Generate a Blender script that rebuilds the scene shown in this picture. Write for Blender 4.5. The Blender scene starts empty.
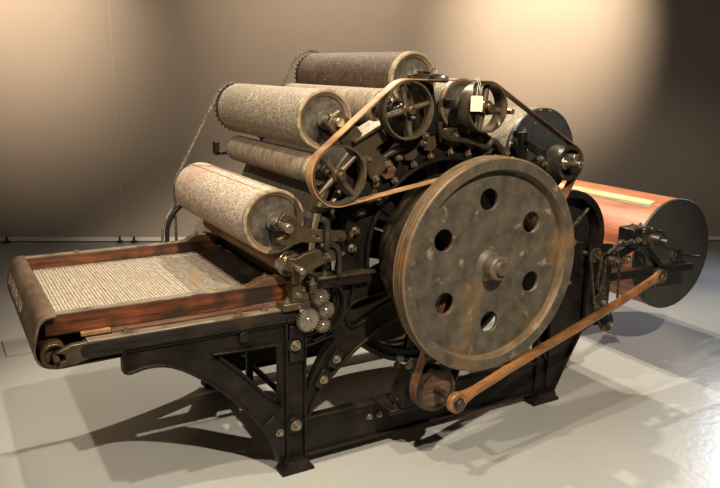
import bpy, bmesh, math, random
from mathutils import Vector, Matrix
random.seed(7)
PI = math.pi
scn = bpy.context.scene
col = scn.collection

# ------------------------------------------------------------------ materials
def newmat(name):
    m = bpy.data.materials.new(name); m.use_nodes = True
    nt = m.node_tree
    return m, nt, nt.nodes['Principled BSDF']

def surf(name, c1, c2, scale=(6, 6, 6), rough=.5, metal=0.0, bump=.15, detail=6, lo=.35, hi=.65,
         c3=None, s3=3.0, t3=(.55, .7), bscale=None, rvar=.12, bdist=.003, c4=None, s4=30., t4=(.66, .72), spec=None):
    m, nt, b = newmat(name); N = nt.nodes; L = nt.links
    tc = N.new('ShaderNodeTexCoord'); mp = N.new('ShaderNodeMapping'); mp.inputs['Scale'].default_value = scale
    L.new(tc.outputs['Object'], mp.inputs['Vector'])
    n = N.new('ShaderNodeTexNoise'); n.inputs['Scale'].default_value = 1; n.inputs['Detail'].default_value = detail
    n.inputs['Roughness'].default_value = .65
    L.new(mp.outputs[0], n.inputs['Vector'])
    r = N.new('ShaderNodeValToRGB'); r.color_ramp.elements[0].position = lo; r.color_ramp.elements[1].position = hi
    r.color_ramp.elements[0].color = (*c1, 1); r.color_ramp.elements[1].color = (*c2, 1)
    L.new(n.outputs['Fac'], r.inputs['Fac'])
    out = r.outputs['Color']
    for (c, s, t) in ((c3, s3, t3), (c4, s4, t4)):
        if c is None: continue
        k = N.new('ShaderNodeTexNoise'); k.inputs['Scale'].default_value = s; k.inputs['Detail'].default_value = 5
        L.new(tc.outputs['Object'], k.inputs['Vector'])
        q = N.new('ShaderNodeValToRGB'); q.color_ramp.elements[0].position = t[0]; q.color_ramp.elements[1].position = t[1]
        L.new(k.outputs['Fac'], q.inputs['Fac'])
        mx = N.new('ShaderNodeMix'); mx.data_type = 'RGBA'
        L.new(q.outputs['Color'], mx.inputs['Factor']); L.new(out, mx.inputs['A']); mx.inputs['B'].default_value = (*c, 1)
        out = mx.outputs['Result']
    L.new(out, b.inputs['Base Color'])
    b.inputs['Metallic'].default_value = metal
    mr = N.new('ShaderNodeMapRange'); mr.inputs['To Min'].default_value = max(.03, rough - rvar); mr.inputs['To Max'].default_value = min(1, rough + rvar)
    L.new(n.outputs['Fac'], mr.inputs['Value']); L.new(mr.outputs[0], b.inputs['Roughness'])
    if spec is not None: b.inputs['Specular IOR Level'].default_value = spec
    if bump:
        n2 = n
        if bscale:
            mp2 = N.new('ShaderNodeMapping'); mp2.inputs['Scale'].default_value = bscale
            L.new(tc.outputs['Object'], mp2.inputs['Vector'])
            n2 = N.new('ShaderNodeTexNoise'); n2.inputs['Scale'].default_value = 1; n2.inputs['Detail'].default_value = 4
            L.new(mp2.outputs[0], n2.inputs['Vector'])
        bp = N.new('ShaderNodeBump'); bp.inputs['Strength'].default_value = bump; bp.inputs['Distance'].default_value = bdist
        L.new(n2.outputs['Fac'], bp.inputs['Height']); L.new(bp.outputs[0], b.inputs['Normal'])
    return m

M = {}
M['iron'] = surf('black_cast_iron', spec=.22, c1=(.005, .0044, .0038), c2=(.017, .0135, .010), scale=(9, 9, 9), rough=.45, metal=.1, bump=.35, c3=(.035, .022, .013), s3=7, t3=(.58, .78), bscale=(90, 90, 90))
M['iron_gloss'] = surf('oiled_black_iron', (.008, .007, .006), (.022, .018, .015), (9, 9, 9), .32, .3, .2, bscale=(60, 60, 60))
M['fly'] = surf('worn_grey_iron', (.060, .053, .040), (.125, .107, .077), (13, 13, 13), .5, .25, .4, lo=.36, hi=.64, detail=12,
                c3=(.22, .13, .058), s3=4.2, t3=(.57, .72), bscale=(90, 90, 90), c4=(.30, .24, .16), s4=19., t4=(.62, .72))
M['rim'] = surf('rust_streaked_rim', (.10, .072, .042), (.23, .16, .09), (8, 30, 8), .5, .35, .3, c3=(.26, .12, .04), s3=6, t3=(.6, .72), bscale=(60, 60, 60))
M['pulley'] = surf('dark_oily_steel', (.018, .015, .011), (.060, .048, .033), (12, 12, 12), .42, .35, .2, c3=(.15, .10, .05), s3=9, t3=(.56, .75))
M['bronze'] = surf('brownish_oiled_steel', (.05, .038, .021), (.15, .112, .062), (10, 10, 10), .38, .6, .25, c3=(.035, .028, .018), s3=11, t3=(.55, .7), bscale=(80, 80, 80))
M['steel'] = surf('bright_machined_steel', (.34, .29, .22), (.62, .55, .44), (20, 20, 20), .3, .9, .15, c3=(.14, .09, .05), s3=14, t3=(.58, .72))
M['bolt'] = surf('bolt_steel', (.14, .115, .08), (.36, .31, .24), (40, 40, 40), .35, .8, .1)
M['cloth_low'] = surf('pinkish_grey_card_clothing', (.12, .085, .06), (.68, .57, .46), (150, 60, 150), .75, 0, .8, lo=.3, hi=.72, c3=(.36, .20, .14), s3=4, t3=(.5, .85), bscale=(260, 130, 260), bdist=.004, c4=(.62, .55, .44), s4=34, t4=(.6, .72))
M['cloth_mid'] = surf('olive_grey_card_clothing', (.07, .06, .042), (.42, .36, .26), (150, 60, 150), .7, 0, .8, lo=.3, hi=.74, c3=(.16, .13, .09), s3=4, t3=(.5, .85), bscale=(260, 130, 260), bdist=.004, c4=(.5, .45, .34), s4=40, t4=(.6, .72))
M['cloth_top'] = surf('dark_brown_card_clothing', (.013, .008, .005), (.10, .062, .036), (80, 60, 80), .7, 0, .8, lo=.3, hi=.75, c3=(.09, .062, .036), s3=9, t3=(.5, .8), bscale=(220, 160, 220), bdist=.004, c4=(.30, .23, .15), s4=60, t4=(.66, .74))
M['cloth_strip'] = surf('streaked_brush_clothing', (.05, .038, .026), (.40, .32, .22), (14, 120, 14), .65, 0, .9, lo=.3, hi=.7, c3=(.24, .14, .08), s3=6, t3=(.5, .8), bscale=(60, 300, 60), bdist=.005)
M['cloth_dark'] = surf('dark_slatted_clothing', (.03, .026, .018), (.10, .085, .058), (8, 100, 8), .6, .1, .6, lo=.3, hi=.7, bscale=(60, 300, 60))
M['cover'] = surf('grey_green_sheet_cover', (.055, .05, .034), (.13, .115, .08), (6, 70, 6), .6, .2, .5, bscale=(60, 200, 60))
M['edge'] = surf('pale_leather_roller_edge', (.13, .10, .06), (.34, .27, .175), (40, 40, 40), .7, 0, .3)
M['disc'] = surf('mottled_grey_roller_end', (.055, .048, .036), (.15, .13, .098), (9, 9, 9), .45, .2, .25, c3=(.03, .025, .02), s3=12, t3=(.5, .62))
M['cloth_fan'] = surf('grey_brush_clothing', (.06, .05, .035), (.26, .22, .15), (120, 60, 120), .7, 0, .6)
M['bluedisc'] = surf('scratched_blue_grey_disc', (.026, .029, .029), (.050, .054, .053), (5, 5, 5), .45, .3, .2, c4=(.5, .45, .34), s4=30., t4=(.655, .70))
M['wood_frame'] = surf('dark_red_stained_wood', (.035, .012, .006), (.22, .062, .018), (4, 50, 50), .42, 0, .3, lo=.36, hi=.66, c3=(.022, .014, .010), s3=5, t3=(.46, .60))
M['wood_dark'] = surf('grimy_brown_wood', (.035, .018, .010), (.15, .075, .038), (7, 60, 60), .5, 0, .3, lo=.32, hi=.66)
M['wood_mid'] = surf('worn_orange_brown_wood', (.12, .06, .025), (.34, .20, .10), (30, 6, 30), .5, 0, .3)
M['beam'] = surf('grey_brown_worn_lit_beam', (.09, .07, .048), (.21, .165, .11), (6, 40, 40), .55, 0, .4, c3=(.05, .03, .02), s3=10, t3=(.5, .7))
M['beam_dark'] = surf('black_painted_beam', (.007, .006, .005), (.022, .018, .014), (6, 40, 40), .55, 0, .4, spec=.2, c3=(.035, .022, .013), s3=8, t3=(.56, .74))
M['slat'] = surf('pale_beige_wooden_slat', (.24, .205, .155), (.41, .36, .29), (60, 25, 60), .65, 0, .3, c3=(.42, .25, .13), s3=6, t3=(.58, .75))
M['slat_gap'] = surf('dark_slat_backing', (.15, .11, .07), (.26, .19, .12), (10, 10, 10), .8, 0, 0)
M['canvas'] = surf('brown_leather_apron', (.040, .026, .016), (.125, .083, .052), (6, 4, 6), .5, 0, .3, c3=(.24, .16, .10), s3=4, t3=(.5, .8), bscale=(40, 40, 40))
M['belt'] = surf('tan_leather_belt', (.24, .125, .055), (.46, .27, .13), (10, 10, 10), .55, 0, .2, c3=(.16, .08, .035), s3=9, t3=(.55, .7))
M['belt_dark'] = surf('dark_brown_leather_belt', (.07, .036, .018), (.17, .085, .04), (14, 14, 14), .5, 0, .2)
M['rod'] = surf('oiled_wooden_rod', (.12, .05, .016), (.33, .155, .055), (7, 40, 40), .38, 0, .2, lo=.3, hi=.66, c3=(.13, .06, .025), s3=9, t3=(.55, .72))
M['drumface'] = surf('dark_green_grey_sheet', (.030, .032, .026), (.046, .048, .040), (4, 4, 4), .55, .2, .1)
M['chain'] = surf('greased_chain_steel', (.05, .042, .032), (.22, .18, .13), (60, 60, 60), .4, .7, .1)
M['chain_pale'] = surf('dull_chain_steel', (.12, .10, .08), (.36, .31, .25), (60, 60, 60), .4, .7, .1)
M['paper'] = surf('cream_paper', (.72, .66, .42), (.80, .74, .50), (10, 10, 10), .8, 0, 0)
M['ink'] = surf('faded_grey_ink', (.22, .20, .15), (.34, .31, .24), (30, 30, 30), .8, 0, 0)
M['thread'] = surf('white_string', (.6, .56, .45), (.75, .7, .6), (30, 30, 30), .9, 0, 0)
M['stencil'] = surf('faded_pale_paint', (.22, .18, .13), (.50, .43, .34), (60, 60, 60), .8, 0, 0)
M['black'] = surf('black_painted_metal', (.008, .008, .008), (.02, .02, .02), (20, 20, 20), .5, .2, 0)
M['gap_light'] = surf('painted_gap_light', (.80, .80, .74), (.86, .86, .8), (2, 2, 2), .6, 0, 0)
M['seam_highlight'] = surf('painted_seam_highlight', (.5, .43, .35), (.56, .48, .4), (3, 3, 3), .6, 0, 0)
M['inner'] = surf('pale_drum_lining', (.12, .10, .075), (.36, .32, .26), (3, 20, 3), .6, .1, .2)

# drum planks: red wood with dark seams that run along the drum
def plank_mat():
    m, nt, b = newmat('reddish_planked_wood'); N = nt.nodes; L = nt.links
    tc = N.new('ShaderNodeTexCoord'); sp = N.new('ShaderNodeSeparateXYZ'); L.new(tc.outputs['Object'], sp.inputs[0])
    at = N.new('ShaderNodeMath'); at.operation = 'ARCTAN2'; L.new(sp.outputs['Z'], at.inputs[0]); L.new(sp.outputs['X'], at.inputs[1])
    mu = N.new('ShaderNodeMath'); mu.operation = 'MULTIPLY'; mu.inputs[1].default_value = 28 / (2 * PI); L.new(at.outputs[0], mu.inputs[0])
    fr = N.new('ShaderNodeMath'); fr.operation = 'FRACT'; L.new(mu.outputs[0], fr.inputs[0])
    fl = N.new('ShaderNodeMath'); fl.operation = 'FLOOR'; L.new(mu.outputs[0], fl.inputs[0])
    lt = N.new('ShaderNodeMath'); lt.operation = 'LESS_THAN'; lt.inputs[1].default_value = .0225; L.new(fr.outputs[0], lt.inputs[0])
    wn = N.new('ShaderNodeTexWhiteNoise'); wn.noise_dimensions = '1D'; L.new(fl.outputs[0], wn.inputs['W'])
    mp = N.new('ShaderNodeMapping'); mp.inputs['Scale'].default_value = (22, 3, 22); L.new(tc.outputs['Object'], mp.inputs[0])
    n = N.new('ShaderNodeTexNoise'); n.inputs['Scale'].default_value = 1; n.inputs['Detail'].default_value = 7; L.new(mp.outputs[0], n.inputs[0])
    ad = N.new('ShaderNodeMath'); ad.operation = 'MULTIPLY_ADD'; ad.inputs[1].default_value = .28; L.new(wn.outputs[0], ad.inputs[0]); L.new(n.outputs['Fac'], ad.inputs[2])
    r = N.new('ShaderNodeValToRGB'); r.color_ramp.elements[0].position = .4; r.color_ramp.elements[1].position = .9
    r.color_ramp.elements[0].color = (.24, .075, .035, 1); r.color_ramp.elements[1].color = (.56, .21, .11, 1)
    L.new(ad.outputs[0], r.inputs[0])
    mx = N.new('ShaderNodeMix'); mx.data_type = 'RGBA'; mx.inputs['B'].default_value = (.09, .03, .015, 1)
    L.new(lt.outputs[0], mx.inputs['Factor']); L.new(r.outputs[0], mx.inputs['A']); L.new(mx.outputs['Result'], b.inputs['Base Color'])
    b.inputs['Roughness'].default_value = .48
    return m
M['plank'] = plank_mat()

def floor_mat():
    m, nt, b = newmat('pale_grey_coated_floor'); N = nt.nodes; L = nt.links
    tc = N.new('ShaderNodeTexCoord')
    n = N.new('ShaderNodeTexNoise'); n.inputs['Scale'].default_value = .9; n.inputs['Detail'].default_value = 4; L.new(tc.outputs['Object'], n.inputs[0])
    r = N.new('ShaderNodeValToRGB'); r.color_ramp.elements[0].position = .3; r.color_ramp.elements[1].position = .75
    r.color_ramp.elements[0].color = (.365, .378, .362, 1); r.color_ramp.elements[1].color = (.43, .443, .425, 1); L.new(n.outputs['Fac'], r.inputs[0])
    L.new(r.outputs[0], b.inputs['Base Color'])
    n2 = N.new('ShaderNodeTexNoise'); n2.inputs['Scale'].default_value = 26; n2.inputs['Detail'].default_value = 3; L.new(tc.outputs['Object'], n2.inputs[0])
    bp = N.new('ShaderNodeBump'); bp.inputs['Strength'].default_value = .35; bp.inputs['Distance'].default_value = .004
    L.new(n2.outputs['Fac'], bp.inputs['Height']); L.new(bp.outputs[0], b.inputs['Normal'])
    b.inputs['Roughness'].default_value = .30
    b.inputs['Specular IOR Level'].default_value = .45
    return m
M['floor'] = floor_mat()
M['wall'] = surf('warm_grey_painted_panel', (.40, .34, .28), (.43, .365, .30), (.7, .7, .7), .75, 0, .03, spec=.2)

# ------------------------------------------------------------------ object helpers
worldloc = {}
def finish(name, bm, mat, parent=None, bevel=0, angle=35, label=None):
    me = bpy.data.meshes.new(name)
    bmesh.ops.remove_doubles(bm, verts=bm.verts, dist=1e-6)
    bmesh.ops.recalc_face_normals(bm, faces=bm.faces)
    xs = [v.co for v in bm.verts]
    c = Vector([(min(v[i] for v in xs) + max(v[i] for v in xs)) / 2 for i in range(3)])
    bmesh.ops.translate(bm, verts=bm.verts, vec=-c)
    bm.to_mesh(me); bm.free()
    for p in me.polygons: p.use_smooth = True
    me.set_sharp_from_angle(angle=math.radians(angle))
    me.materials.append(M[mat] if isinstance(mat, str) else mat)
    o = bpy.data.objects.new(name, me); col.objects.link(o)
    if parent is not None:
        o.parent = parent; o.location = c - worldloc[parent]
    else:
        o.location = c
    worldloc[o] = c
    if bevel:
        b = o.modifiers.new('bevel', 'BEVEL'); b.width = bevel; b.segments = 2; b.limit_method = 'ANGLE'; b.angle_limit = math.radians(40)
    if label: o['label'] = label
    return o

def B(): return bmesh.new()

def box(bm, x0, x1, y0, y1, z0, z1):
    m = Matrix.Translation(((x0 + x1) / 2, (y0 + y1) / 2, (z0 + z1) / 2)) @ Matrix.Diagonal((x1 - x0, y1 - y0, z1 - z0, 1))
    bmesh.ops.create_cube(bm, size=1, matrix=m)

def bar(bm, p0, p1, w, y0, y1):
    """rectangular bar in an XZ plane from p0 to p1 (2D), width w, depth y0..y1"""
    a = Vector(p0); b = Vector(p1); d = (b - a).normalized(); n = Vector((-d.y, d.x)) * w / 2
    prism(bm, [a + n, b + n, b - n, a - n], y0, y1)

def prism(bm, pts, y0, y1, holes=()):
    loops = []
    t = bmesh.new()
    edges = []
    for lp in [pts] + list(holes):
        vs = [t.verts.new((p[0], y0, p[1])) for p in lp]
        for i in range(len(vs)): edges.append(t.edges.new((vs[i], vs[(i + 1) % len(vs)])))
    if holes or len(pts) > 4:
        bmesh.ops.triangle_fill(t, use_beauty=True, use_dissolve=False, edges=edges)
    else:
        t.faces.new([e.verts[0] for e in edges])
    fs = list(t.faces)
    g = bmesh.ops.extrude_face_region(t, geom=fs)
    bmesh.ops.translate(t, verts=[e for e in g['geom'] if isinstance(e, bmesh.types.BMVert)], vec=(0, y1 - y0, 0))
    bmesh.ops.recalc_face_normals(t, faces=t.faces)
    me = bpy.data.meshes.new('tmp'); t.to_mesh(me); t.free(); bm.from_mesh(me); bpy.data.meshes.remove(me)

def cyl(bm, p0, p1, r, seg=20, r2=None):
    p0 = Vector(p0); p1 = Vector(p1); d = p1 - p0
    q = d.to_track_quat('Z', 'Y').to_matrix().to_4x4()
    bmesh.ops.create_cone(bm, cap_ends=True, segments=seg, radius1=r, radius2=r if r2 is None else r2, depth=d.length,
                          matrix=Matrix.Translation((p0 + p1) / 2) @ q)

def ycyl(bm, x, z, y0, y1, r, seg=28, r2=None): cyl(bm, (x, y0, z), (x, y1, z), r, seg, r2)

def lathe(bm, x, z, prof, seg=64):
    """closed profile of (r, y) revolved about the Y axis through (x, z)"""
    rings = []
    for i in range(seg):
        a = 2 * PI * i / seg
        rings.append([bm.verts.new((x + r * math.cos(a), y, z + r * math.sin(a))) for r, y in prof])
    n = len(prof)
    for i in range(seg):
        A = rings[i]; C = rings[(i + 1) % seg]
        for j in range(n):
            bm.faces.new((A[j], A[(j + 1) % n], C[(j + 1) % n], C[j]))

def ring(bm, x, z, r0, r1, y0, y1, seg=64): lathe(bm, x, z, [(r0, y0), (r1, y0), (r1, y1), (r0, y1)], seg)

def smooth_path(pts, n=6, closed=False):
    P = [Vector(p) for p in pts]; out = []
    N = len(P); rng = range(N if closed else N - 1)
    for i in rng:
        p0 = P[(i - 1) % N] if closed or i > 0 else P[0]; p1 = P[i]; p2 = P[(i + 1) % N]
        p3 = P[(i + 2) % N] if closed or i + 2 < N else P[-1]
        for k in range(n):
            t = k / n
            out.append(.5 * ((2 * p1) + (-p0 + p2) * t + (2 * p0 - 5 * p1 + 4 * p2 - p3) * t * t + (-p0 + 3 * p1 - 3 * p2 + p3) * t ** 3))
    if not closed: out.append(P[-1])
    return out

def tube(bm, pts, r, seg=10, closed=False, n=6, raw=False):
    P = [Vector(p) for p in pts] if raw else smooth_path(pts, n, closed)
    rings = []; N = len(P); up = Vector((0, 1, 0))
    for i, p in enumerate(P):
        t = (P[(i + 1) % N] - P[i - 1]) if closed else (P[min(i + 1, N - 1)] - P[max(i - 1, 0)])
        t.normalize()
        a = t.cross(up)
        if a.length < .1: a = t.cross(Vector((1, 0, 0)))
        a.normalize(); b = t.cross(a)
        rr = r[i] if isinstance(r, list) else r
        rings.append([bm.verts.new(p + (a * math.cos(2 * PI * k / seg) + b * math.sin(2 * PI * k / seg)) * rr) for k in range(seg)])
    for i in range(N if closed else N - 1):
        A = rings[i]; C = rings[(i + 1) % N]
        for k in range(seg): bm.faces.new((A[k], A[(k + 1) % seg], C[(k + 1) % seg], C[k]))
    if not closed:
        bm.faces.new(rings[0]); bm.faces.new(rings[-1])

def strip(bm, pts, t, y0, y1, closed=False, n=5, raw=False):
    """ribbon along a 2D path in XZ: thickness t (centred), depth y0..y1"""
    P = [Vector(p) for p in pts] if raw else smooth_path(pts, n, closed)
    N = len(P); rings = []
    for i, p in enumerate(P):
        d = (P[(i + 1) % N] - P[i - 1]) if closed else (P[min(i + 1, N - 1)] - P[max(i - 1, 0)])
        d.normalize(); q = Vector((-d.y, d.x)) * t / 2
        a = p + q; c = p - q
        rings.append([bm.verts.new((a.x, y0, a.y)), bm.verts.new((a.x, y1, a.y)), bm.verts.new((c.x, y1, c.y)), bm.verts.new((c.x, y0, c.y))])
    for i in range(N if closed else N - 1):
        A = rings[i]; C = rings[(i + 1) % N]
        for k in range(4): bm.faces.new((A[k], A[(k + 1) % 4], C[(k + 1) % 4], C[k]))
    if not closed:
        bm.faces.new(rings[0]); bm.faces.new(rings[-1])

def belt_path(circ, res=.07):
    """circ: (x, z, r, sense) with sense +1 clockwise, -1 counter-clockwise; a closed belt"""
    N = len(circ); tan = []
    for i in range(N):
        x1, z1, r1, s1 = circ[i]; x2, z2, r2, s2 = circ[(i + 1) % N]
        D = Vector((x2 - x1, z2 - z1)); ph = math.atan2(D.y, D.x)
        th = ph - math.asin((r1 * s1 - r2 * s2) / D.length)
        n = Vector((-math.sin(th), math.cos(th)))
        tan.append((Vector((x1, z1)) + n * r1 * s1, Vector((x2, z2)) + n * r2 * s2))
    out = []
    for i in range(N):
        x, z, r, s = circ[i]; pin = tan[i - 1][1]; pout = tan[i][0]
        a = math.atan2(pin.y - z, pin.x - x); b = math.atan2(pout.y - z, pout.x - x)
        if s > 0:
            while b > a: b -= 2 * PI
        else:
            while b < a: b += 2 * PI
        k = max(2, int(abs(b - a) / .12))
        for j in range(k + 1):
            t = a + (b - a) * j / k; out.append(Vector((x + r * math.cos(t), z + r * math.sin(t))))
        p, q = tan[i]; m = max(1, int((q - p).length / res))
        for j in range(1, m): out.append(p.lerp(q, j / m))
    return out

def bolt(parent, x, y, z, r=.010, d=(0, -1, 0), mat='bolt', name='bolt', h=None, stud=True):
    bm = B(); d = Vector(d); p = Vector((x, y, z)); h = h or r * 1.1
    cyl(bm, p, p + d * r * .25, r * 1.5, 16)
    cyl(bm, p + d * r * .25, p + d * (r * .25 + h), r, 6)
    if stud: cyl(bm, p + d * (r * .25 + h), p + d * (r * .25 + h + r * .6), r * .5, 10)
    return finish(name, bm, mat, parent)

def gear_outline(x, z, r, n, depth):
    pts = []
    for i in range(n):
        for k, rr in ((0, r - depth), (.28, r - depth), (.40, r), (.72, r), (.84, r - depth)):
            a = 2 * PI * (i + k) / n; pts.append((x + rr * math.cos(a), z + rr * math.sin(a)))
    return pts

def chain_mesh(bm, pts, pitch=.012, r=.0022, w=.004, yoff=0):
    """roller chain: alternating links along a 3D polyline"""
    P = [Vector(p) for p in pts]; L = [0]
    for i in range(1, len(P)): L.append(L[-1] + (P[i] - P[i - 1]).length)
    n = int(L[-1] / pitch); j = 0; pos = []
    for k in range(n + 1):
        s = k * pitch
        while j < len(L) - 2 and L[j + 1] < s: j += 1
        seg = L[j + 1] - L[j]; t = 0 if seg == 0 else (s - L[j]) / seg
        pos.append(P[j].lerp(P[j + 1], t))
    for k in range(n):
        a, b = pos[k], pos[k + 1]; d = (b - a)
        if d.length < 1e-6: continue
        d.normalize(); s = d.cross(Vector((0, 1, 0)));
        if s.length < .05: s = Vector((1, 0, 0))
        s.normalize()
        wide = w if k % 2 else w * .6
        for sg in (-1, 1):
            c = (a + b) / 2 + Vector((0, sg * wide, 0))
            m = Matrix((s, Vector((0, 1, 0)), d)).transposed().to_4x4()
            bmesh.ops.create_cube(bm, size=1, matrix=Matrix.Translation(c) @ m @ Matrix.Diagonal((pitch * .62, .0018, pitch * 1.2, 1)))
        cyl(bm, a - Vector((0, w * 1.25, 0)), a + Vector((0, w * 1.25, 0)), pitch * .3, 6)

# ------------------------------------------------------------------ the setting
def struct(name, bm, mat, **k):
    o = finish(name, bm, mat, **k); o['kind'] = 'structure'; return o
WN = Vector((.4362, .8999, 0)); WT = Vector((.8999, -.4362, 0)); WK = 4.052     # wall normal, direction, distance
def wallbox(bm, s0, s1, d0, d1, z0, z1):
    o = WN * WK
    vs = [bm.verts.new(o + WT * s + WN * d + Vector((0, 0, z))) for s in (s0, s1) for d in (d0, d1) for z in (z0, z1)]
    for f in ((0, 1, 3, 2), (4, 6, 7, 5), (0, 4, 5, 1), (2, 3, 7, 6), (0, 2, 6, 4), (1, 5, 7, 3)): bm.faces.new([vs[i] for i in f])
bm = B(); box(bm, -7, 9, -6, 9, -.1, 0); floor = struct('floor', bm, 'floor')
bm = B()
s_seam = -1.35
wallbox(bm, -8, -1.660, 0, .06, .05, 4.2); wallbox(bm, -1.656, 7.5, 0, .06, .05, 4.2)
wall = struct('wall_back', bm, 'wall', bevel=.002)
bm = B(); wallbox(bm, -8, 7.5, .16, .22, 0, 4.2); struct('wall_rear', bm, 'wall')
bm = B(); wallbox(bm, -1.661, -1.655, -.0015, .02, .05, 4.2); struct('seam_highlight_1', bm, 'seam_highlight')  # pale line over the panel seam: its edge highlight, put in as colour
bm = B(); wallbox(bm, -8, 7.5, -.006, .03, .010, .048); struct('gap_light_strip', bm, 'gap_light')  # near-white strip painted to look like light from the gap under the panel
bm = B(); box(bm, -7, 9, -6, 9, 4.2, 4.3); ceil = struct('ceiling', bm, 'black')
foot_labels = ['small black wall foot at the far left edge, beyond the feed table',
               'left foot of the close pair of small black wall feet beyond the feed table',
               'right foot of the close pair of small black wall feet beyond the feed table',
               'small black wall foot at the far right, just beyond the big drum']
for (x, y), lb in zip(((-.658, 4.827), (.274, 4.432), (.389, 4.375), (5.666, 2.088)), foot_labels):
    s = Vector((x, y, 0)).dot(WT); p = WN * (WK - .02) + WT * s
    e = bpy.data.objects.new('wall_foot', None); col.objects.link(e); e.location = p; worldloc[e] = p.copy()
    e['label'] = lb; e['category'] = 'wall foot'; e['group'] = 'levelling feet under the exhibition wall'
    bm = B(); cyl(bm, p, p + Vector((0, 0, .018)), .035, 16, .02); finish('base_disc', bm, 'black', e)
    bm = B(); cyl(bm, p + Vector((0, 0, .018)), p + Vector((0, 0, .055)), .009, 10); finish('stem', bm, 'black', e)
# floor access hatch
hx0, hx1, hy0, hy1 = (-.94, -.70, 1.85, 2.13)
bm = B(); box(bm, hx0, hx1, hy0, hy1, 0, .0016); hatch = finish('floor_hatch', bm, 'floor')
hatch['label'] = 'faint flush hatch cover in the grey floor beyond the front of the feed table'; hatch['category'] = 'floor hatch'
bm = B()
for a, b_, c, d in ((hx0, hx0 + .008, hy0, hy1), (hx0, hx1, hy0, hy0 + .005), (hx0, hx1, hy1 - .005, hy1), (hx1 - .005, hx1, hy0, hy1)): box(bm, a, b_, c, d, .0015, .0022)
finish('seam', bm, 'beam', hatch)

# ------------------------------------------------------------------ the carding machine
root = bpy.data.objects.new('carding_machine', None); col.objects.link(root)
root.location = (.68, .48, 0); worldloc[root] = Vector((.68, .48, 0))
root['label'] = 'old black cast iron carding machine with card rollers, large belt flywheel and slatted feed table'
root['category'] = 'textile machine'
CX, CZ = .68, .855

# ---- side frames
def arc(cx, cz, r, a0, a1, n):
    return [(cx + r * math.cos(math.radians(a0 + (a1 - a0) * i / n)), cz + r * math.sin(math.radians(a0 + (a1 - a0) * i / n))) for i in range(n + 1)]
br_low = [(-.676, .637), (-.676, .56), (-.655, .553), (-.594, .563), (-.513, .549), (-.413, .487), (-.311, .396), (-.221, .294), (-.156, .205), (-.108, .099), (-.097, .05)]
br_open = [(-.36, .562), (-.088, .556), (-.088, .296), (-.153, .361), (-.247, .468), (-.322, .539)]
arm_low = [(.03, .219), (.086, .328), (.191, .428), (.252, .476), (.316, .515), (.38, .545), (.459, .572), (.57, .59), (.68, .596)]
arm_low = arm_low + [(1.36 - x, z) for x, z in arm_low[-2::-1]]
tear = [(.207, .639), (.203, .605), (.235, .575), (.302, .598), (.364, .628), (.427, .65), (.56, .668), (.56, .70), (.401, .70), (.284, .69), (.225, .672)]
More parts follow.
